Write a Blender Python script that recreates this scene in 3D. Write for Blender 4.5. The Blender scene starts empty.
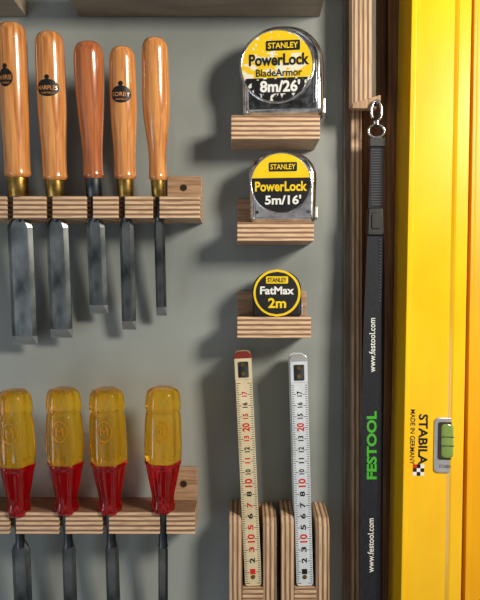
import bpy, bmesh, math, random
from mathutils import Vector, Matrix
random.seed(4)
D = 650.0
S = 0.001
scene = bpy.context.scene
scene.view_settings.view_transform = 'Standard'

def W(px, py, d=0.0):
    f = (D - d) / D
    return Vector(((px - 240) * f, -d, (300 - py) * f))

def lin(c):
    o = []
    for v in c[:3]:
        v /= 255.0
        o.append(v / 12.92 if v <= 0.04045 else ((v + 0.055) / 1.055) ** 2.4)
    return (o[0], o[1], o[2], 1.0)

# ------------------------------------------------------------------ materials
def mat(name, c1, c2=None, rough=0.5, metal=0.0, scale=(40, 40, 40), detail=4, coat=0.0,
        trans=0.0, bump=0.0, ior=1.45, lo=0.35, hi=0.65, rvar=0.0, dist=0.0, absorb=None):
    m = bpy.data.materials.new(name); m.use_nodes = True
    nt = m.node_tree; b = nt.nodes['Principled BSDF']
    b.inputs['Roughness'].default_value = rough
    b.inputs['Metallic'].default_value = metal
    b.inputs['Coat Weight'].default_value = coat
    b.inputs['Coat Roughness'].default_value = 0.12
    b.inputs['Transmission Weight'].default_value = trans
    b.inputs['IOR'].default_value = ior
    c2 = c2 or c1
    tc = nt.nodes.new('ShaderNodeTexCoord'); mp = nt.nodes.new('ShaderNodeMapping')
    mp.inputs['Scale'].default_value = scale
    nt.links.new(tc.outputs['Object'], mp.inputs['Vector'])
    n = nt.nodes.new('ShaderNodeTexNoise'); n.inputs['Scale'].default_value = 1.0
    n.inputs['Detail'].default_value = detail; n.inputs['Distortion'].default_value = dist
    nt.links.new(mp.outputs['Vector'], n.inputs['Vector'])
    r = nt.nodes.new('ShaderNodeValToRGB')
    r.color_ramp.elements[0].position = lo; r.color_ramp.elements[0].color = lin(c1)
    r.color_ramp.elements[1].position = hi; r.color_ramp.elements[1].color = lin(c2)
    nt.links.new(n.outputs['Fac'], r.inputs['Fac'])
    nt.links.new(r.outputs['Color'], b.inputs['Base Color'])
    if absorb:
        va = nt.nodes.new('ShaderNodeVolumeAbsorption')
        va.inputs['Color'].default_value = lin(absorb[0]); va.inputs['Density'].default_value = absorb[1]
        nt.links.new(va.outputs[0], nt.nodes['Material Output'].inputs['Volume'])
    if rvar > 0:
        mr = nt.nodes.new('ShaderNodeMapRange')
        mr.inputs['To Min'].default_value = max(0.02, rough - rvar); mr.inputs['To Max'].default_value = rough + rvar
        nt.links.new(n.outputs['Fac'], mr.inputs['Value']); nt.links.new(mr.outputs['Result'], b.inputs['Roughness'])
    if bump > 0:
        bp = nt.nodes.new('ShaderNodeBump'); bp.inputs['Strength'].default_value = bump
        bp.inputs['Distance'].default_value = 0.0006
        nt.links.new(n.outputs['Fac'], bp.inputs['Height']); nt.links.new(bp.outputs['Normal'], b.inputs['Normal'])
    return m

def plymat(name, axis, period, light, dark, grain='X', contrast=1.0):
    m = bpy.data.materials.new(name); m.use_nodes = True
    nt = m.node_tree; b = nt.nodes['Principled BSDF']; b.inputs['Roughness'].default_value = 0.6
    tc = nt.nodes.new('ShaderNodeTexCoord'); sp = nt.nodes.new('ShaderNodeSeparateXYZ')
    nt.links.new(tc.outputs['Object'], sp.inputs[0])
    mul = nt.nodes.new('ShaderNodeMath'); mul.operation = 'MULTIPLY'; mul.inputs[1].default_value = 2 * math.pi / (period * S)
    nt.links.new(sp.outputs[axis], mul.inputs[0])
    sn = nt.nodes.new('ShaderNodeMath'); sn.operation = 'SINE'; nt.links.new(mul.outputs[0], sn.inputs[0])
    mr = nt.nodes.new('ShaderNodeMapRange'); mr.inputs['From Min'].default_value = -0.5; mr.inputs['From Max'].default_value = 0.2
    nt.links.new(sn.outputs[0], mr.inputs['Value'])
    r = nt.nodes.new('ShaderNodeMixRGB'); r.inputs[1].default_value = lin(dark); r.inputs[2].default_value = lin(light)
    nt.links.new(mr.outputs['Result'], r.inputs[0])
    mp = nt.nodes.new('ShaderNodeMapping')
    sc = {'X': (60, 400, 700), 'Z': (700, 400, 40)}[grain]
    mp.inputs['Scale'].default_value = sc
    nt.links.new(tc.outputs['Object'], mp.inputs['Vector'])
    n = nt.nodes.new('ShaderNodeTexNoise'); n.inputs['Scale'].default_value = 1; n.inputs['Detail'].default_value = 5
    nt.links.new(mp.outputs['Vector'], n.inputs['Vector'])
    r2 = nt.nodes.new('ShaderNodeValToRGB')
    r2.color_ramp.elements[0].position = 0.3; r2.color_ramp.elements[0].color = (0.45, 0.41, 0.38, 1)
    r2.color_ramp.elements[1].position = 0.58; r2.color_ramp.elements[1].color = (1, 1, 1, 1)
    nt.links.new(n.outputs['Fac'], r2.inputs['Fac'])
    mx = nt.nodes.new('ShaderNodeMixRGB'); mx.blend_type = 'MULTIPLY'; mx.inputs[0].default_value = 0.75
    nt.links.new(r.outputs[0], mx.inputs[1]); nt.links.new(r2.outputs['Color'], mx.inputs[2])
    nt.links.new(mx.outputs[0], b.inputs['Base Color'])
    bp = nt.nodes.new('ShaderNodeBump'); bp.inputs['Strength'].default_value = 0.3; bp.inputs['Distance'].default_value = 0.0004
    nt.links.new(n.outputs['Fac'], bp.inputs['Height']); nt.links.new(bp.outputs['Normal'], b.inputs['Normal'])
    return m

M = {}
M['wall'] = mat('wall_paint', (124, 129, 127), (150, 155, 152), rough=0.38, scale=(5, 5, 5), detail=10, bump=0.3, coat=0.15)
M['ply'] = plymat('plywood_edge', 2, 4.4, (218, 184, 150), (138, 102, 76))
M['plyv'] = plymat('plywood_edge_vertical', 0, 4.4, (202, 170, 136), (122, 92, 70), grain='Z')
M['plyface'] = mat('plywood_face', (142, 110, 84), (184, 150, 118), rough=0.6, scale=(400, 100, 30), detail=5, bump=0.2)
M['plyfaceh'] = mat('plywood_face_h', (142, 110, 84), (184, 150, 118), rough=0.6, scale=(30, 100, 400), detail=5, bump=0.2)
M['beech'] = mat('beech_handle', (172, 100, 46), (226, 158, 90), rough=0.24, scale=(300, 300, 16), detail=8, coat=1.0, lo=0.3, hi=0.7, dist=0.6)
M['beech2'] = mat('beech_handle_red', (146, 78, 40), (192, 112, 62), rough=0.24, scale=(300, 300, 16), detail=8, coat=1.0, lo=0.3, hi=0.7, dist=0.6)
M['brass'] = mat('brass', (138, 108, 54), (178, 144, 80), rough=0.34, metal=1, scale=(200, 200, 200))
M['steel'] = mat('tool_steel', (74, 80, 82), (152, 156, 156), rough=0.34, metal=1, scale=(60, 60, 25), detail=8, rvar=0.12)
M['steeld'] = mat('tool_steel_dark', (58, 62, 66), (104, 108, 112), rough=0.4, metal=1, scale=(80, 80, 60), detail=8, rvar=0.12)
M['edge'] = mat('ground_edge', (140, 146, 150), (172, 178, 182), rough=0.55, metal=0.8)
M['yplastic'] = mat('yellow_plastic', (255, 220, 50), (255, 228, 80), rough=0.04, trans=0.86, coat=0.3, scale=(50, 50, 50), ior=1.45, absorb=((255, 215, 60), 35))
M['rplastic'] = mat('red_plastic', (230, 12, 24), (244, 22, 32), rough=0.04, trans=0.88, coat=0.4, scale=(50, 50, 50), ior=1.45, absorb=((255, 120, 110), 14))
M['rcore'] = mat('red_core', (120, 8, 10), (150, 14, 14), rough=0.3)
M['ytext'] = mat('emboss_ink', (176, 122, 10), rough=0.3)
M['chrome'] = mat('worn_chrome', (200, 200, 202), (240, 240, 242), rough=0.13, metal=1, scale=(120, 120, 120), detail=8, rvar=0.1, bump=0.1)
M['yellow'] = mat('label_yellow', (232, 194, 20), (240, 206, 34), rough=0.35)
M['ywear'] = mat('label_yellow_worn', (234, 196, 20), (228, 226, 214), rough=0.4, scale=(130, 130, 130), detail=7, lo=0.58, hi=0.60)
M['bwear'] = mat('label_black_worn', (20, 20, 22), (216, 216, 210), rough=0.4, scale=(140, 110, 110), detail=7, lo=0.56, hi=0.58)
M['wwear'] = mat('label_white_worn', (226, 222, 204), (230, 192, 30), rough=0.4, scale=(90, 110, 160), detail=7, lo=0.48, hi=0.50)
M['black'] = mat('black_plastic', (20, 20, 22), (30, 30, 32), rough=0.4, scale=(90, 90, 90), bump=0.1)
M['ink'] = mat('black_ink', (16, 15, 15), rough=0.5)
M['white'] = mat('white_ink', (226, 226, 222), rough=0.5)
M['hole'] = mat('screw_hole', (40, 24, 16), rough=0.8)
M['cream'] = mat('rule_cream', (196, 180, 144), (218, 204, 172), rough=0.45, scale=(60, 60, 20), detail=6)
M['rwhite'] = mat('rule_white', (188, 194, 202), (214, 220, 226), rough=0.42, scale=(60, 60, 20), detail=6)
M['red'] = mat('red_ink', (196, 34, 24), rough=0.5)
M['maroon'] = mat('rule_tip', (100, 30, 26), (126, 42, 34), rough=0.4)
M['ribbon'] = mat('lanyard_ribbon', (15, 17, 24), (27, 30, 40), rough=0.75, scale=(900, 900, 300), bump=0.4)
M['stitch'] = mat('lanyard_stitch', (70, 72, 76), rough=0.8)
M['green'] = mat('green_ink', (66, 168, 44), rough=0.5)
M['lyellow'] = mat('level_yellow', (240, 182, 4), (250, 198, 14), rough=0.24, scale=(20, 20, 8), detail=8, coat=0.6, bump=0.05)
M['lyellow2'] = mat('level_yellow_dark', (222, 156, 8), (234, 170, 14), rough=0.4, scale=(20, 20, 8), detail=8)
M['vial'] = mat('vial_green', (166, 200, 96), (180, 212, 116), rough=0.06, trans=0.55, coat=0.5)
M['silver'] = mat('silver_plastic', (176, 176, 180), (200, 200, 204), rough=0.3, metal=0.6)
M['brown'] = mat('brown_board', (104, 70, 42), (144, 100, 62), rough=0.5, scale=(300, 100, 14), detail=6, bump=0.2)
M['grey'] = mat('grey_shelf', (134, 120, 104), (160, 144, 124), rough=0.5, scale=(12, 60, 200), detail=6)
M['darkgap'] = mat('dark_gap', (38, 32, 28), (52, 44, 38), rough=0.7)
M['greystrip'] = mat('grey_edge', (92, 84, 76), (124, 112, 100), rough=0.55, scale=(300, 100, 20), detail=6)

# ------------------------------------------------------------------ helpers
def group(name, loc, rot=None):
    e = bpy.data.objects.new(name, None); e.empty_display_size = 0.02
    scene.collection.objects.link(e)
    e.location = Vector(loc) * S
    if rot is not None:
        e.rotation_mode = 'QUATERNION'; e.rotation_quaternion = rot
    return e

def meshobj(g, name, verts, faces, m, smooth=False, bevel=0, bseg=3, autos=None):
    me = bpy.data.meshes.new(name)
    me.from_pydata([tuple(Vector(v) * S) for v in verts], [], faces)
    bm = bmesh.new(); bm.from_mesh(me)
    bmesh.ops.recalc_face_normals(bm, faces=bm.faces)
    bm.to_mesh(me); bm.free()
    o = bpy.data.objects.new(name, me); scene.collection.objects.link(o)
    me.materials.append(m)
    if g is not None: o.parent = g
    if bevel > 0:
        b = o.modifiers.new('bevel', 'BEVEL'); b.width = bevel * S; b.segments = bseg; b.limit_method = 'ANGLE'
        b.angle_limit = math.radians(40); b.harden_normals = False
        smooth = True if bseg > 2 else smooth
    if smooth:
        for p in me.polygons: p.use_smooth = True
        me.set_sharp_from_angle(angle=math.radians(48))
    return o

def box(g, name, x0, x1, y0, y1, z0, z1, m, bevel=0.6, bseg=2):
    v = [(x, y, z) for x in (x0, x1) for y in (y0, y1) for z in (z0, z1)]
    f = [(0, 1, 3, 2), (4, 6, 7, 5), (0, 4, 5, 1), (2, 3, 7, 6), (0, 2, 6, 4), (1, 5, 7, 3)]
    return meshobj(g, name, v, f, m, bevel=bevel, bseg=bseg)

def prism(g, name, pts, y0, y1, m, bevel=0, bseg=3, smooth=False):
    """pts in xz, extruded in y"""
    n = len(pts)
    v = [(p[0], y0, p[1]) for p in pts] + [(p[0], y1, p[1]) for p in pts]
    f = [tuple(range(n)), tuple(range(2 * n - 1, n - 1, -1))]
    f += [(i, (i + 1) % n, n + (i + 1) % n, n + i) for i in range(n)]
    return meshobj(g, name, v, f, m, bevel=bevel, bseg=bseg, smooth=smooth)

def prism_z(g, name, pts, z0, z1, m, bevel=0, bseg=2):
    n = len(pts)
    v = [(p[0], p[1], z0) for p in pts] + [(p[0], p[1], z1) for p in pts]
    f = [tuple(range(n)), tuple(range(2 * n - 1, n - 1, -1))]
    f += [(i, (i + 1) % n, n + (i + 1) % n, n + i) for i in range(n)]
    return meshobj(g, name, v, f, m, bevel=bevel, bseg=bseg)

def loft(g, name, rings, m, smooth=True, bevel=0):
    n = len(rings[0]); v = []; f = []
    for r in rings: v += r
    for k in range(len(rings) - 1):
        for i in range(n):
            f.append((k * n + i, k * n + (i + 1) % n, (k + 1) * n + (i + 1) % n, (k + 1) * n + i))
    f.append(tuple(range(n))); f.append(tuple(range((len(rings) - 1) * n, len(rings) * n)))
    return meshobj(g, name, v, f, m, smooth=smooth, bevel=bevel)

def smoothprof(prof, sub=6):
    out = []
    P = [prof[0]] + list(prof) + [prof[-1]]
    for i in range(1, len(P) - 2):
        a, b, c, d = P[i - 1], P[i], P[i + 1], P[i + 2]
        for k in range(sub):
            t = k / sub
            q = []
            for j in (0, 1):
                q.append(0.5 * (2 * b[j] + (c[j] - a[j]) * t + (2 * a[j] - 5 * b[j] + 4 * c[j] - d[j]) * t * t + (3 * b[j] - a[j] - 3 * c[j] + d[j]) * t ** 3))
            out.append((max(q[0], 0.05), q[1]))
    out.append(prof[-1]); return out

def lathe(g, name, prof, m, seg=40, smoothp=True, fn=None):
    if smoothp: prof = smoothprof(prof)
    rings = []
    for r, z in prof:
        ring = []
        for i in range(seg):
            a = 2 * math.pi * i / seg
            rr = r * (fn(a, z) if fn else 1)
            ring.append((rr * math.cos(a), rr * math.sin(a), z))
        rings.append(ring)
    return loft(g, name, rings, m)

def rpoly(corners, n=10):
    out = []; N = len(corners)
    for i in range(N):
        p = Vector(corners[i][:2]); r = corners[i][2]
        a = Vector(corners[i - 1][:2]); b = Vector(corners[(i + 1) % N][:2])
        da = (a - p).normalized(); db = (b - p).normalized()
        ang = da.angle(db)
        if r <= 0: out.append(tuple(p)); continue
        t = r / math.tan(ang / 2)
        c = p + (da + db).normalized() * (r / math.sin(ang / 2))
        s = p + da * t; e = p + db * t
        a0 = math.atan2(s.y - c.y, s.x - c.x); a1 = math.atan2(e.y - c.y, e.x - c.x)
        dd = a1 - a0
        while dd > math.pi: dd -= 2 * math.pi
        while dd < -math.pi: dd += 2 * math.pi
        for k in range(n + 1):
            aa = a0 + dd * k / n
            out.append((c.x + r * math.cos(aa), c.y + r * math.sin(aa)))
    return out

def text2d(s, bold=0.0):
    cu = bpy.data.curves.new('t', 'FONT'); cu.body = s; cu.size = 1; cu.offset = bold; cu.resolution_u = 3
    o = bpy.data.objects.new('t', cu); scene.collection.objects.link(o)
    bpy.context.view_layer.update()
    dg = bpy.context.evaluated_depsgraph_get()
    me = bpy.data.meshes.new_from_object(o.evaluated_get(dg))
    v = [(p.co.x, p.co.y) for p in me.vertices]; f = [tuple(p.vertices) for p in me.polygons]
    bpy.data.objects.remove(o); bpy.data.curves.remove(cu); bpy.data.meshes.remove(me)
    xs = [a[0] for a in v]; ys = [a[1] for a in v]
    cx = (min(xs) + max(xs)) / 2; cy = (min(ys) + max(ys)) / 2
    return [((a[0] - cx) / (max(xs) - min(xs)), (a[1] - cy) / (max(ys) - min(ys))) for a in v], f

def text(g, name, s, cx, cz, y, w, h, m, rot=0, bold=0.0, wrap=None):
    v, f = text2d(s, bold)
    c, sn = math.cos(math.radians(rot)), math.sin(math.radians(rot))
    out = []
    for a, b in v:
        a *= w; b *= h
        x = a * c - b * sn + cx; z = a * sn + b * c + cz
        out.append(wrap(x, z) if wrap else (x, y, z))
    me = bpy.data.meshes.new(name)
    me.from_pydata([tuple(Vector(q) * S) for q in out], [], f)
    o = bpy.data.objects.new(name, me); scene.collection.objects.link(o); me.materials.append(m); o.parent = g
    return o

def disc_band(g, name, cx, cz, r, lo, hi, y, m, n=40, th=0.3):
    lo = max(lo, -r * 0.9999); hi = min(hi, r * 0.9999)
    R = []; L = []
    for k in range(n + 1):
        z = lo + (hi - lo) * k / n; x = math.sqrt(max(0, r * r - z * z))
        R.append((cx + x, cz + z)); L.append((cx - x, cz + z))
    return prism(g, name, R + L[::-1], y, y + th, m)

def tube(g, name, pts, r, m, cyclic=False):
    cu = bpy.data.curves.new(name, 'CURVE'); cu.dimensions = '3D'; cu.bevel_depth = r * S; cu.bevel_resolution = 4
    sp = cu.splines.new('POLY'); sp.points.add(len(pts) - 1)
    for i, p in enumerate(pts): sp.points[i].co = (p[0] * S, p[1] * S, p[2] * S, 1)
    sp.use_cyclic_u = cyclic; cu.use_fill_caps = True
    o = bpy.data.objects.new(name, cu); scene.collection.objects.link(o); cu.materials.append(m); o.parent = g
    return o

# ------------------------------------------------------------------ room shell
box(None, 'wall_back', -560, 106, 0, 18, -520, 520, M['wall'], bevel=0)
box(None, 'wall_right', 106, 560, -2, 18, -520, 520, M['brown'], bevel=0)

def trim(name, xa, xb, d, m, py0=-160, py1=760, dback=0):
    a = W(xa, py0, d); b = W(xb, py1, d)
    x0, x1, z1, z0 = a.x, b.x, a.z, b.z
    g = group(name, ((x0 + x1) / 2, 0, (z0 + z1) / 2))
    box(g, 'board', -(x1 - x0) / 2, (x1 - x0) / 2, -d, -dback, -(z1 - z0) / 2, (z1 - z0) / 2, m, bevel=0.8)
    return g
trim('trim_1', 344, 350, 9, M['greystrip'])
trim('trim_2', 350.5, 362, 16, M['plyv'])
trim('trim_3', 388, 401, 12, M['brown'], dback=2)
def hanger():
    a = W(352, -60, 34); b = W(377, 104, 34)
    g = group('plywood_hanger_block', ((a.x + b.x) / 2, 0, b.z))
    w = (b.x - a.x) / 2; h = a.z - b.z
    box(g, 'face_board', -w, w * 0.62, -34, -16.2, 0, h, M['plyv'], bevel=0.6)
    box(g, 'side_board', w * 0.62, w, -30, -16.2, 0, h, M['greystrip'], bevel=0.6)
    prism(g, 'lip', [(-w, -5), (w, -5), (w + 3, 2), (w + 3, 8), (-w, 0.2)], -37, -28, M['plyface'], bevel=0.6)
hanger()

def topshelf(name, x0, x1):
    g = group(name, ((x0 + x1) / 2, 0, 283))
    w = (x1 - x0) / 2
    box(g, 'board', -w, w, -50, 0, 0, 18, M['grey'], bevel=1.0)
    box(g, 'front_lip', -w, w, -52, -50, -0.5, 26, M['grey'], bevel=0.6)
topshelf('upper_shelf', -161, 80)
topshelf('upper_shelf', -400, -213)

# ------------------------------------------------------------------ chisel racks
def rack(name, slots, xa, xb, yt, yb, plate_top, hd, plate_x, d=46, slotw=6.2, holer=8.0):
    A = W(xa, yt, d); B = W(xb, yb, d)
    g = group(name, ((A.x + B.x) / 2, 0, B.z)); ox = (A.x + B.x) / 2
    x0, x1 = A.x - ox, B.x - ox; h = A.z - B.z
    pts = [(x0, 0), (x0, -d)]
    for s in slots:
        sx = W(s, yt, d).x - ox
        hx = sx
        a = math.asin(slotw / 2 / holer)
        pts.append((sx - slotw / 2, -d))
        for k in range(15):
            t = (-math.pi / 2 - a) - (2 * math.pi - 2 * a) * k / 14
            pts.append((hx + holer * math.cos(t), -hd + holer * math.sin(t)))
        pts.append((sx + slotw / 2, -d))
    pts += [(x1, -d), (x1, 0)]
    prism_z(g, 'ledge', pts, 0, h, M['ply'], bevel=0.5)
    pt = W(0, plate_top, 12).z - B.z
    px0 = W(plate_x, 0, 12).x - ox
    for nm, q0, q1 in (('end_block', px0, x1), ('end_block_far', x0, x0 + 34)):
        prism(g, nm, rpoly([(q0, h + .01, 0), (q1, h + .01, 0), (q1, pt, 2), (q0, pt, 2)], 4), -12, 0, M['plyfaceh'], bevel=.8)
    sx = W(183.5, 0, 12).x - ox; sz = (h + pt) / 2 + 1
    disc_band(g, 'screw_recess', sx, sz, 3.6, -4, 4, -12.3, M['brass'])
    disc_band(g, 'screw_head', sx, sz, 2.9, -4, 4, -12.6, M['hole'])
    return g
rack('chisel_rack', [9.5, 49, 89.5, 121.5, 156], -70, 200, 196, 218, 176, 34, 167)
rack('chisel_rack', [12.5, 62, 105.5, 163], -70, 195, 512, 534, 469, 34, 166)

# ------------------------------------------------------------------ chisels
class Axis:
    def __init__(s, top, tip, dt, db):
        s.B = W(tip[0], tip[1], db); s.A = W(top[0], top[1], dt)
        s.u = (s.A - s.B).normalized(); s.L = (s.A - s.B).length
        s.q = Vector((0, 0, 1)).rotation_difference(s.u)
    def z(s, py):
        k = 300 - py; bd = -s.B.y; ud = -s.u.y
        return (k * (D - bd) - D * s.B.z) / (D * s.u.z + k * ud)

def bladering(w, t, z, tip=False, r=None):
    b = min(w * 0.22, 4)
    yb = t / 2
    if tip: return [(-w / 2, yb, z), (w / 2, yb, z), (w / 2, yb - .25, z), (w / 2 - .3, yb - .3, z), (-w / 2 + .3, yb - .3, z), (-w / 2, yb - .25, z)]
    return [(-w / 2, yb, z), (w / 2, yb, z), (w / 2, yb - t * .45, z), (w / 2 - b, -yb, z), (-w / 2 + b, -yb, z), (-w / 2, yb - t * .45, z)]

def blade(g, width, zs, neckw):
    rings = [bladering(width, 4.5, 9), bladering(width, 4.8, zs - 5), bladering(width * .82, 5, zs), bladering(neckw, 5.2, zs + 5)]
    loft(g, 'blade', rings, M['steel'], smooth=False)
    loft(g, 'ground_bevel', [bladering(width, 4.5, 0, True), bladering(width, 4.5, 9)], M['edge'], smooth=False)

def wrapfn(prof, eps=0.25):
    P = sorted([(z, r) for r, z in prof])
    def rad(z):
        for i in range(len(P) - 1):
            if P[i][0] <= z <= P[i + 1][0]:
                t = (z - P[i][0]) / max(1e-6, P[i + 1][0] - P[i][0]); return P[i][1] * (1 - t) + P[i + 1][1] * t
        return P[0][1]
    def f(x, z, off=0):
        r = rad(z) + eps + off
        return (r * math.sin(x / r), -r * math.cos(x / r), z)
    return f

def patch(g, name, cx, cz, a, b, m, wf, n=28, rings=6):
    v = [wf(cx, cz)]; f = []
    for k in range(1, rings + 1):
        for i in range(n):
            t = 2 * math.pi * i / n
            v.append(wf(cx + a * k / rings * math.cos(t), cz + b * k / rings * math.sin(t)))
    for i in range(n): f.append((0, 1 + i, 1 + (i + 1) % n))
    for k in range(rings - 1):
        for i in range(n):
            p = 1 + k * n; q = p + n
            f.append((p + i, q + i, q + (i + 1) % n, p + (i + 1) % n))
    meshobj(g, name, v, f, m, smooth=True)

def wood_chisel(top, tip, width, rtop, rmid, rbot, ferr_py, handle_bot, blade_top=222, wood='beech', brass='brass', badge=None, fr=7.2):
    ax = Axis(top, tip, 60, 18)
    g = group('wood_chisel', ax.B, ax.q)
    zt = ax.z(top[1]); zb = ax.z(handle_bot); zf = ax.z(ferr_py); H = zt - zb
    prof = [(0.05, zt), (rtop * .55, zt - 1.2), (rtop * .86, zt - 5), (rtop, zt - 12), (rtop * 1.03, zt - H * .25),
            (rmid, zt - H * .5), (rbot, zt - H * .78), (rbot * .98, zb + 8), (rbot * 1.02, zb + 3), (rbot * .9, zb)]
    sp = smoothprof(prof)
    lathe(g, 'handle', prof, M[wood])
    lathe(g, 'ferrule', [(fr, zb + 0.5), (fr, zb), (fr * 1.03, zb - 2), (fr, (zb + zf) / 2), (fr * .98, zf + 1), (fr * .9, zf)], M[brass], smoothp=False)
    zs = ax.z(blade_top)
    blade(g, width, zs, 6)
    lathe(g, 'neck', [(3.2, zf + 2), (3.2, zs + 8), (4.4, zs + 3), (3.0, zs)], M['steeld'], smoothp=False)
    wf = wrapfn(sp)
    if badge:
        cx, py, a, b, t = badge
        cz = ax.z(py)
        patch(g, 'badge', cx, cz, a, b, M['ink'], wf)
        wf2 = lambda x, z: wf(x, z, .25)
        text(g, 'badge_text', t, cx, cz, 0, a * 1.7, b * .5, M[wood], wrap=wf2, bold=0.01)
        text(g, 'badge_text_small', 'SHEFFIELD', cx, cz - b * .6, 0, a * 1.1, b * .2, M[wood], wrap=wf2)
        patch(g, 'badge_mark', cx, cz + b + 1.8, 2.2, 2.2, M['ink'], wf)
    return g

wood_chisel((11, 22), (25, 345), 24, 13.2, 13.4, 12.2, 197, 177, badge=(-3, 80, 7, 8, 'MARPLES'), fr=9.5)
wood_chisel((49, 31), (61.5, 338), 21, 13.0, 13.2, 11.4, 197, 180, badge=(0, 90, 11, 7.5, 'MARPLES'), fr=8.6)
wood_chisel((88, 41), (99, 314), 17.5, 13.4, 12.2, 9.6, 197, 178, wood='beech2', brass='steeld', fr=7.6)
wood_chisel((122, 46), (129, 330), 13.5, 11.8, 12.2, 10.4, 197, 179, badge=(0, 96, 10, 7.5, 'SORBY'), fr=7.6)
wood_chisel((154.5, 37), (161.5, 316), 10, 12.0, 12.6, 8.6, 197, 180, fr=6.6)

def plastic_chisel(top, tip, width, k=1.0):
    ax = Axis(top, tip, 56, 20)
    g = group('bevel_edge_chisel', ax.B, ax.q)
    z = ax.z; t = top[1]
    fl = lambda a, zz: 1 + 0.055 * math.cos(6 * a)
    pr = [(0.05, z(t)), (9 * k, z(t + .6)), (13.6 * k, z(t + 4)), (15.2 * k, z(t + 12)), (15.6 * k, z(t + 20)), (14.4 * k, z(t + 24)), (15.6 * k, z(t + 30)), (16.4 * k, z(t + 54)), (16.4 * k, z(t + 66)), (16.0 * k, z(t + 72))]
    lathe(g, 'handle_upper', pr, M['yplastic'], seg=60, fn=fl)
    lathe(g, 'collar', [(14, z(t + 72.3)), (16.0 * k, z(t + 72.6)), (16.2 * k, z(t + 75)), (15.0 * k, z(t + 79)), (12.8 * k, z(t + 92)), (10.2 * k, z(t + 106)), (9.9 * k, z(t + 113)), (10.8 * k, z(t + 118)), (9.6 * k, z(t + 123)), (6, z(t + 124.5))], M['rplastic'], seg=60, fn=fl)
    lathe(g, 'tang', [(2, z(t + 78)), (4.0, z(t + 82)), (4.5, z(t + 100)), (4.5, z(t + 123))], M['rcore'], smoothp=False)
    wf = wrapfn(smoothprof(pr), eps=0.9)
    ring_n = 30
    rr = 7.2
    vv = []; ff = []
    for i in range(ring_n):
        a = 2 * math.pi * i / ring_n
        vv.append(wf(rr * math.cos(a), z(t + 38) + rr * 1.35 * math.sin(a))); vv.append(wf((rr - .8) * math.cos(a), z(t + 38) + (rr - .8) * 1.35 * math.sin(a)))
    for i in range(ring_n):
        j = (i + 1) % ring_n; ff.append((2 * i, 2 * j, 2 * j + 1, 2 * i + 1))
    meshobj(g, 'emblem_ring', vv, ff, M['ytext'])
    text(g, 'emblem_text', 'M', 0, z(t + 38), 0, 7, 8, M['ytext'], wrap=wf)
    zs = z(546)
    blade(g, width, zs, 8)
    lathe(g, 'shank', [(5.6, z(t + 124)), (5.4, z(t + 132)), (4.2, z(t + 140)), (4.2, zs + 4), (4.8, zs)], M['steeld'], smoothp=False)
plastic_chisel((14, 390), (25, 655), 17)
plastic_chisel((63, 388), (72, 655), 12.5)
plastic_chisel((106.5, 388), (115, 655), 12.5)
plastic_chisel((163, 387), (163, 655), 9)

# ------------------------------------------------------------------ tape shelves
def ledge(name, xa, xb, yt, yb, plate_top=None, d=46):
    A = W(xa, yt, d); B = W(xb, yb, d)
    g = group(name, ((A.x + B.x) / 2, 0, B.z)); w = (B.x - A.x) / 2; h = A.z - B.z
    box(g, 'ledge', -w, w, -d, 0, 0, h, M['ply'], bevel=0.7)
    if plate_top is not None:
        pt = W(0, plate_top, 9).z - B.z
        box(g, 'back_plate', -w, w, -3.4, 0, h + .02, pt, M['plyfaceh'], bevel=1.0)
    return A.z
s1 = ledge('tape_shelf', 231, 320, 115, 139)
s2 = ledge('tape_shelf', 237, 314, 222, 241, 198)
s3 = ledge('tape_shelf', 237, 311, 317, 338, 291)

def tape(corners, zbase, thick, dfront, bodym, bev, cx, cy, yaw=0):
    g = group('tape_measure', (W(cx, cy, dfront).x, -dfront, zbase))
    g.rotation_euler = (0, 0, math.radians(yaw))
    o = W(cx, cy, dfront)
    def L(px, py):
        p = W(px, py, dfront); return (p.x - o.x, p.z - zbase)
    f = (D - dfront) / D
    cc = [(*L(c[0], c[1]), c[2] * f) for c in corners]
    zmin = min(c[1] for c in cc)
    cc = [(c[0], 0.1 if abs(c[1] - zmin) < 1 else c[1], c[2]) for c in cc]
    pts = rpoly(cc)
    prism(g, 'case', pts, 0, thick, bodym, bevel=bev, bseg=6)
    c = Vector((sum(p[0] for p in pts) / len(pts), sum(p[1] for p in pts) / len(pts)))
    pts2 = [(p[0] + (0.35 if p[0] > c.x else -0.35), max(p[1] + (0.35 if p[1] > c.y else 0), 0.1)) for p in pts]
    prism(g, 'seam', pts2, thick * .45, thick * .55, M['black'])
    return g, L, f

# 8 m
g, L, f = tape([(242, 113, 8), (240, 24, 38), (323, 24, 38), (324, 113, 9)], s1, 32, 41, M['chrome'], 7, 277, 65, -6)
cx, cz = L(277, 66); r = 35.5 * f
tube(g, 'label_rim', [(cx + (r + .8) * math.cos(a * math.pi / 32), -0.2, cz + (r + .8) * math.sin(a * math.pi / 32)) for a in range(64)], 1.3, M['chrome'], True)
disc_band(g, 'label_yellow', cx, cz, r, 12 * f, r, -0.9, M['ywear'], th=1.2)
disc_band(g, 'label_white', cx, cz, r, -12 * f, 12 * f, -0.9, M['wwear'], th=1.2)
disc_band(g, 'label_black', cx, cz, r, -r, -12 * f, -0.9, M['bwear'], th=1.2)
x, z = L(283, 46); prism(g, 'brand_panel', rpoly([(x - 17 * f, z - 5 * f, 1), (x + 17 * f, z - 5 * f, 1), (x + 17 * f, z + 5 * f, 1), (x - 17 * f, z + 5 * f, 1)], 3), -1.3, -0.9, M['ink'])
text(g, 'brand_text', 'STANLEY', x, z, -1.45, 30 * f, 6 * f, M['yellow'], bold=0.02)
x, z = L(279, 60); text(g, 'name_text', 'PowerLock', x, z, -1.3, 60 * f, 12 * f, M['ink'], bold=0.03)
x, z = L(279, 73); text(g, 'sub_text', 'BladeArmor', x, z, -1.3, 46 * f, 7.5 * f, M['ink'], bold=0.015)
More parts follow.
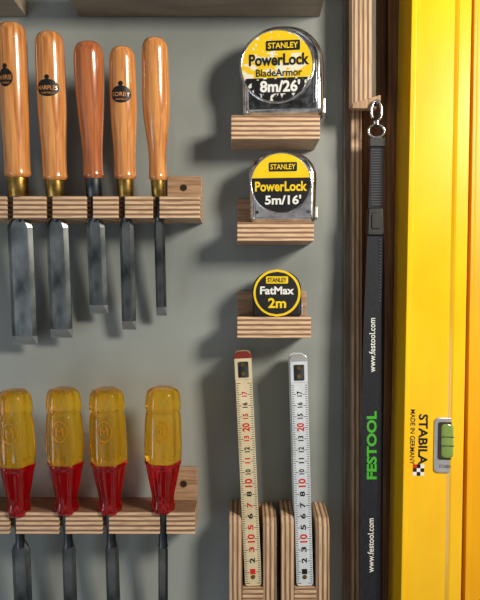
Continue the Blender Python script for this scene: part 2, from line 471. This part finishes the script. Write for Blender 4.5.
x, z = L(280, 86.5)
prism(g, 'size_panel', rpoly([(x - 22 * f, z - 7.2 * f, 2), (x + 22 * f, z - 7.2 * f, 2), (x + 22 * f, z + 7.2 * f, 2), (x - 22 * f, z + 7.2 * f, 2)], 3), -1.1, -.9, M['ink'])
text(g, 'size_text', "8m/26'", x, z, -1.3, 40 * f, 12 * f, M['white'], bold=0.035)
x, z = L(322, 104); box(g, 'hook', x - 1, x + 3, 6, 28, z - 8, z + 6, M['silver'], bevel=.8)
x, z = L(314.5, 80); prism(g, 'side_ridge', rpoly([(x - 1.5, z - 22, 1.4), (x + 2, z - 22, 1.4), (x + 2, z + 18, 1.4), (x - 1.5, z + 18, 1.4)], 4), -1.2, 1, M['chrome'], bevel=.5)
for px, py in ((252, 103), (310, 103)):
    x, z = L(px, py); disc_band(g, 'screw', x, z, 2, -2, 2, -0.5, M['steeld'], th=.8)
# 5 m
g, L, f = tape([(250, 220, 6), (248, 152, 20), (317, 152, 24), (315, 220, 7)], s2, 31, 41, M['chrome'], 5.5, 281, 182, -5)
cx, cz = L(281, 183); r = 29.5 * f
tube(g, 'label_rim', [(cx + (r + .6) * math.cos(a * math.pi / 32), -0.1, cz + (r + .6) * math.sin(a * math.pi / 32)) for a in range(64)], 1.0, M['chrome'], True)
disc_band(g, 'label_yellow', cx, cz, r, 5 * f, r, -0.8, M['yellow'], th=1.2)
disc_band(g, 'label_black', cx, cz, r, -r, 5 * f, -0.8, M['black'], th=1.2)
x, z = L(283, 167); prism(g, 'brand_panel', rpoly([(x - 14 * f, z - 4.5 * f, 1), (x + 14 * f, z - 4.5 * f, 1), (x + 14 * f, z + 4.5 * f, 1), (x - 14 * f, z + 4.5 * f, 1)], 3), -1.2, -.8, M['ink'])
text(g, 'brand_text', 'STANLEY', x, z, -1.35, 25 * f, 5.5 * f, M['yellow'], bold=0.02)
x, z = L(281, 186.5); text(g, 'name_text', 'PowerLock', x, z, -1.2, 52 * f, 10 * f, M['yellow'], bold=0.03)
x, z = L(283, 200); text(g, 'size_text', "5m/16'", x, z, -1.2, 36 * f, 9.5 * f, M['white'], bold=0.03)
x, z = L(315, 211); box(g, 'hook', x - 1, x + 2.5, 6, 26, z - 6, z + 5, M['silver'], bevel=.8)
for px, py in ((257, 212), (308, 212)):
    x, z = L(px, py); disc_band(g, 'screw', x, z, 1.7, -2, 2, -0.5, M['steeld'], th=.8)
# 2 m
g, L, f = tape([(254, 317, 3), (252, 271, 20), (301, 271, 18), (302, 317, 4)], s3, 26, 42, M['black'], 3, 277, 293)
cx, cz = L(277, 293); r = 23.5 * f
disc_band(g, 'label_ring', cx, cz, r, -r, r, -0.8, M['yellow'], th=1.2)
disc_band(g, 'label_black', cx, cz, r - 2.2, -r, r, -1.2, M['ink'], th=.5)
x, z = L(277, 280); prism(g, 'label_band', rpoly([(x - 11 * f, z - 3.6 * f, 1), (x + 11 * f, z - 3.6 * f, 1), (x + 11 * f, z + 3.6 * f, 1), (x - 11 * f, z + 3.6 * f, 1)], 3), -1.5, -1.1, M['yellow'])
text(g, 'brand_text', 'STANLEY', x, z, -1.7, 19 * f, 4.6 * f, M['ink'], bold=0.02)
x, z = L(277, 290.5); text(g, 'name_text', 'FatMax', x, z, -1.6, 34 * f, 8 * f, M['white'], bold=0.03)
x, z = L(277, 303); text(g, 'size_text', '2m', x, z, -1.6, 18 * f, 10 * f, M['yellow'], bold=0.03)
x, z = L(301, 309); box(g, 'hook', x - 1, x + 2.0, 5, 20, z - 5, z + 4, M['silver'], bevel=.6)

# ------------------------------------------------------------------ rule holders and folding rules
def holder(xa, xb, ya, yb):
    d = 40
    cA = W(xa, ya, d); cB = W(xb, 588, d)
    ox = (cA.x + cB.x) / 2
    g = group('rule_holder', (ox, 0, cB.z)); w = (cB.x - cA.x) / 2
    z1 = cA.z - cB.z; z0 = -40
    t = 12.5
    for sgn, nm, dz in ((-1, 'cheek_left', 0), (1, 'cheek_right', -2)):
        x0, x1 = (-w, -w + t) if sgn < 0 else (w - t, w)
        prof = [(0, z0), (-d, z0), (-d, z1 - 8 + dz), (-d + 5, z1 + dz), (0, z1 + 4 + dz)]
        v = [(x0, p[0], p[1]) for p in prof] + [(x1, p[0], p[1]) for p in prof]
        n = len(prof)
        fc = [tuple(range(n)), tuple(range(2 * n - 1, n - 1, -1))] + [(i, (i + 1) % n, n + (i + 1) % n, n + i) for i in range(n)]
        meshobj(g, nm, v, fc, M['plyv'], bevel=1.0, bseg=3)
    box(g, 'back_plate', -w + t, w - t, -4, 0, z0, z1, M['plyface'], bevel=.3)
    box(g, 'ledge', -w + t, w - t, -d, -4, z0, 0, M['ply'], bevel=.6)
holder(229, 276.5, 517, 600)
holder(281, 329.5, 517, 600)

def rule(top, bot, bm, w, tipm, red_every=True):
    ax = Axis(top, bot, 40, 37)
    g = group('folding_rule', ax.B, ax.q)
    H = ax.L; n = 8; th = 3.0
    for k in range(n):
        o = 0 if k % 2 == 0 else 1.2
        pts = rpoly([(-w / 2 + .4 * (k % 3), 0.4, 3), (w / 2 - .3 * (k % 2), 0.4, 3), (w / 2 - .3 * (k % 2), H - o, 5), (-w / 2 + .4 * (k % 3), H - o, 5)], 5)
        prism(g, 'segment_%d' % (k + 1), pts, k * 3.5, k * 3.5 + th, bm, bevel=.3, bseg=2)
    prism(g, 'tip', rpoly([(-w / 2 - .2, H - 26, .5), (w / 2 + .2, H - 26, .5), (w / 2 + .2, H + .3, 5), (-w / 2 - .2, H + .3, 5)], 5), -.5, 3.2, bm, bevel=.3, bseg=2)
    prism(g, 'tip_band', rpoly([(-w / 2 - .3, H - 6, .5), (w / 2 + .3, H - 6, .5), (w / 2 + .3, H + .5, 5), (-w / 2 - .3, H + .5, 5)], 5), -.8, 3.4, tipm, bevel=.3, bseg=2)
    prism(g, 'joint_plate', rpoly([(-w / 2 + 3, H - 24, 1), (w / 2 - 3, H - 24, 1), (w / 2 - 3, H - 9, 1), (-w / 2 + 3, H - 9, 1)], 3), -1.0, -.5, M['steeld'], bevel=.2, bseg=2)
    for zz in (H - 12, H - 20, 9):
        disc_band(g, 'rivet', 0, zz, 2, -2, 2, -1.5 if zz > 20 else -.5, M['brass'], th=.6)
    v = []; fc = []
    z = 3.0; i = 0
    while z < H - 28:
        Lk = 5.2 if i % 5 == 0 else 2.8
        for sgn in (-1, 1):
            x0 = sgn * (w / 2 - .5); x1 = sgn * (w / 2 - .5 - Lk * .8)
            b = len(v)
            v += [(x0, -.12, z - .28), (x1, -.12, z - .28), (x1, -.12, z + .28), (x0, -.12, z + .28)]
            fc.append((b, b + 1, b + 2, b + 3))
        z += 2.1; i += 1
    meshobj(g, 'ticks', v, fc, M['ink'])
    k = 0; z = 14
    num = 1
    while z < H - 30:
        red = (k % 5 == 3)
        text(g, 'number_%d' % (k + 1), str(num if not red else (num // 10 + 1) * 10), 0, z, -.14, (8.0 if red else 5), (7 if red else 5), M['red'] if (red or (k % 2 == 0 and red_every)) else M['ink'], rot=90, bold=.03)
        z += 10.5; k += 1; num += 1
rule((242.5, 352), (253.5, 586.3), M['cream'], 15.8, M['maroon'])
rule((298.5, 355), (305, 586.3), M['rwhite'], 15.8, M['silver'], False)

# ------------------------------------------------------------------ lanyard
def lanyard():
    o = W(376, 130, 40)
    g = group('lanyard', o)
    def P(px, py, d): return W(px, py, d) - o
    def ribbon(name, pts, m, th=1.3):
        pts = [pts[0]] + pts + [pts[-1]]
        out = []
        for i in range(1, len(pts) - 2):
            for k in range(6):
                t = k / 6
                q = []
                for j in range(4):
                    a, b, c, d_ = pts[i - 1][j], pts[i][j], pts[i + 1][j], pts[i + 2][j]
                    q.append(0.5 * (2 * b + (c - a) * t + (2 * a - 5 * b + 4 * c - d_) * t * t + (3 * b - a - 3 * c + d_) * t ** 3))
                out.append(q)
        out.append(pts[-1])
        rings = []
        for q in out:
            c = P(q[0], q[1], q[2]); w = q[3] / 2 * (D - q[2]) / D
            rings.append([(c.x - w, c.y - th / 2, c.z), (c.x + w, c.y - th / 2, c.z), (c.x + w, c.y + th / 2, c.z), (c.x - w, c.y + th / 2, c.z)])
        return loft(g, name, rings, m, smooth=False)
    ribbon('strap_upper', [(377, 138, 37, 13), (376.5, 160, 37, 13.5), (376, 185, 37, 14), (375, 212, 37, 14)], M['ribbon'], 2)
    ribbon('strap_front', [(375, 232, 39, 15.5), (374, 270, 40, 16.5), (372.5, 320, 41, 17.5), (371.5, 400, 41, 19.5), (370.5, 500, 41, 20.5), (370, 600, 41, 21.5), (370, 690, 40, 21)], M['ribbon'], 1.3)
    ribbon('strap_back', [(376, 232, 33, 15), (377, 280, 30, 15), (376, 340, 28, 17), (374, 420, 28, 19), (372.5, 520, 28, 20), (372, 690, 28, 20)], M['ribbon'], 1.3)
    a = P(375, 222, 38)
    prism(g, 'buckle', rpoly([(a.x - 8.2, a.z - 13, 2.5), (a.x + 8.2, a.z - 13, 2.5), (a.x + 7.2, a.z + 13, 2.5), (a.x - 7.2, a.z + 13, 2.5)], 5), a.y - 4, a.y + 4, M['black'], bevel=1.2)
    prism(g, 'buckle_tab', rpoly([(a.x - 4, a.z - 7, 1.5), (a.x + 4, a.z - 7, 1.5), (a.x + 4, a.z + 8, 1.5), (a.x - 4, a.z + 8, 1.5)], 4), a.y - 5, a.y - 3.5, M['ink'], bevel=.5)
    a = P(377, 142, 37)
    box(g, 'crimp', a.x - 7.5, a.x + 7.5, a.y - 2.5, a.y + 2.5, a.z - 5, a.z + 4, M['black'], bevel=.8)
    v = []; fc = []
    py = 150
    while py < 205:
        c = P(376.3, py, 37); b = len(v)
        v += [(c.x - 5, c.y - 1.1, c.z - .45), (c.x + 5, c.y - 1.1, c.z - .45), (c.x + 5, c.y - 1.1, c.z + .45), (c.x - 5, c.y - 1.1, c.z + .45)]
        fc.append((b, b + 1, b + 2, b + 3)); py += 2.6
    py = 240
    while py < 600:
        xx = 374 - (py - 240) * .0105 + 6.4 + (py - 240) * 0.006
        c = P(xx, py, 40.5); b = len(v)
        v += [(c.x - .9, c.y - .9, c.z - .4), (c.x + .9, c.y - .9, c.z - .4), (c.x + .9, c.y - .9, c.z + .5), (c.x - .9, c.y - .9, c.z + .5)]
        fc.append((b, b + 1, b + 2, b + 3)); py += 3.2
    meshobj(g, 'stitching', v, fc, M['stitch'])
    r = P(376.5, 131, 39)
    tube(g, 'd_ring', [(r.x + 7.5 * math.cos(t * math.pi / 12), r.y, r.z + 6 * math.sin(t * math.pi / 12)) for t in range(24)], 1.25, M['chrome'], True)
    c = P(376.5, 111, 40)
    pts = []
    for t in range(0, 30):
        a_ = -math.pi * .5 + t / 29 * math.pi * 1.75
        pts.append((c.x + 4.8 * math.cos(a_), c.y, c.z + 9.5 * math.sin(a_)))
    tube(g, 'snap_hook', pts, 1.5, M['chrome'])
    lathe_o = lathe(g, 'swivel', [(1.5, 0), (3.0, 1), (3.0, 4.5), (1.5, 5.5)], M['chrome'], seg=20, smoothp=False)
    lathe_o.location = Vector((c.x, c.y, c.z - 14)) * S
    tube(g, 'hook_pin', [(c.x, c.y + 8, c.z + 6.5), (c.x, c.y - 4, c.z + 6.5)], 1.3, M['steeld'])
    def tx(s, px, py, w, h, m, b=0.0):
        c = P(px, py, 41); text(g, 'print_text', s, c.x, c.z, c.y - .95, w * .937, h * .937, m, rot=90, bold=b)
    tx('FESTOOL', 371.5, 445, 68, 10, M['green'], .035)
    tx('www.festool.com', 372, 345, 54, 6.2, M['white'], .01)
    tx('www.festool.com', 370.5, 545, 54, 6.2, M['white'], .01)
lanyard()

# ------------------------------------------------------------------ spirit levels
def level(xt, xb, w, d, back, m, vial=True):
    top = W(xt, 0, d); bot = W(xb, 600, d)
    u = (top - bot).normalized(); q = Vector((0, 0, 1)).rotation_difference(u)
    mid = (top + bot) / 2
    g = group('spirit_level', mid, q)
    t = d - back
    H = 450
    fw = w * .14; dp = 2.2
    pts = [(0, 0), (2.6, 0), (3.6, dp * .3), (4.6, dp), (w - fw * 1.9, dp), (w - fw * 1.6, dp * .3), (w - fw * 1.4, 0), (w, 0), (w, t), (0, t)]
    prism_z(g, 'body', pts, -H, H, m, bevel=0.6)
    for s in (-1, 1):
        box(g, 'end_cap', -1, w + 1, -1, t + 1, H if s > 0 else -H - 8, H + 8 if s > 0 else -H, M['black'], bevel=1)
    if vial:
        def Lc(px, py):
            p = W(px, py, d - dp) - mid; return (p.x * u.z - p.z * u.x, p.x * u.x + p.z * u.z)
        y = dp
        x, z = Lc(446.5, 445)
        prism(g, 'vial_frame', rpoly([(x - 11.5, z - 25, 4), (x + 11.5, z - 25, 4), (x + 11.5, z + 25, 4), (x - 11.5, z + 25, 4)], 6), y - 1.6, y + .5, M['silver'], bevel=.8)
        prism(g, 'vial_recess', rpoly([(x - 8.5, z - 13, 2), (x + 8.5, z - 13, 2), (x + 8.5, z + 21, 2), (x - 8.5, z + 21, 2)], 5), y - 1.9, y - 1.5, M['darkgap'])
        o = lathe(g, 'vial', [(0.1, -15.5), (4, -15), (5.6, -13), (5.6, 13), (4, 15), (.1, 15.5)], M['vial'], seg=28, smoothp=False)
        o.location = Vector((x, y - 2.0, z + 4)) * S; o.scale = (1, .3, 1)
        for zz in (-4, 4):
            tube(g, 'vial_line', [(x - 5.6, y - 3.8, z + 4 + zz), (x + 5.6, y - 3.8, z + 4 + zz)], .35, M['ink'])
        text(g, 'frame_text', 'STABILA', x, z - 19, y - 1.75, 14, 3, M['ink'])
        x, z = Lc(423, 439.5); text(g, 'brand_text', 'STABILA', x, z, y - .2, 46, 8.4, M['ink'], rot=-90, bold=.03)
        x, z = Lc(412.5, 437); text(g, 'origin_text', 'MADE IN GERMANY', x, z, y - .2, 50, 4.4, M['ink'], rot=-90, bold=.015)
        x, z = Lc(418.5, 470)
        for i, (dx, dz, mm) in enumerate([(0, 3.4, 'ink'), (-3.4, 0, 'ink'), (3.4, 0, 'ink'), (0, -3.4, 'ink'), (0, 0, 'white'), (-3.4, 3.4, 'red'), (3.4, -3.4, 'white'), (3.4, 3.4, 'white'), (-3.4, -3.4, 'white')]):
            prism(g, 'logo_%d' % (i + 1), [(x + dx - 1.7, z + dz - 1.7), (x + dx + 1.7, z + dz - 1.7), (x + dx + 1.7, z + dz + 1.7), (x + dx - 1.7, z + dz + 1.7)], y - .25, y, M[mm])
    return g
level(412, 401, 54, 64, 14, M['lyellow'])
level(474.5, 465, 56, 62, 14, M['lyellow2'], vial=False)

# ------------------------------------------------------------------ lights, world, camera
def area(name, loc, target, size, energy, color, sy=None):
    l = bpy.data.lights.new(name, 'AREA'); l.energy = energy; l.color = color; l.size = size
    if sy: l.shape = 'RECTANGLE'; l.size_y = sy
    o = bpy.data.objects.new(name, l); scene.collection.objects.link(o)
    o.location = loc
    o.rotation_euler = (Vector(target) - Vector(loc)).to_track_quat('-Z', 'Y').to_euler()
    return o
area('window_light', (0.58, -0.66, 0.36), (0, 0, -0.06), 0.17, 10.6, (1.0, 0.92, 0.78), 0.2)
area('cool_fill', (-0.8, -0.7, -0.35), (-0.05, 0, -0.05), 0.35, 2.0, (0.78, 0.9, 1.0), 0.6)

w = bpy.data.worlds.new('World'); scene.world = w; w.use_nodes = True
nt = w.node_tree; bg = nt.nodes['Background']
tc = nt.nodes.new('ShaderNodeTexCoord'); n = nt.nodes.new('ShaderNodeTexNoise'); n.inputs['Scale'].default_value = 4.0; n.inputs['Detail'].default_value = 1
nt.links.new(tc.outputs['Generated'], n.inputs['Vector'])
r = nt.nodes.new('ShaderNodeValToRGB')
r.color_ramp.elements[0].position = 0.47; r.color_ramp.elements[0].color = (0.04, 0.038, 0.036, 1)
r.color_ramp.elements[1].position = 0.55; r.color_ramp.elements[1].color = (1.0, 0.99, 0.97, 1)
nt.links.new(n.outputs['Fac'], r.inputs['Fac']); nt.links.new(r.outputs['Color'], bg.inputs['Color'])
bg.inputs['Strength'].default_value = 0.42

cam = bpy.data.cameras.new('camera'); co = bpy.data.objects.new('camera', cam); scene.collection.objects.link(co)
cam.sensor_fit = 'VERTICAL'; cam.sensor_height = 36; cam.lens = 36 * D / 600
cam.clip_start = 0.01
co.location = (0, -D * S, 0); co.rotation_euler = (math.pi / 2, 0, 0)
scene.camera = co
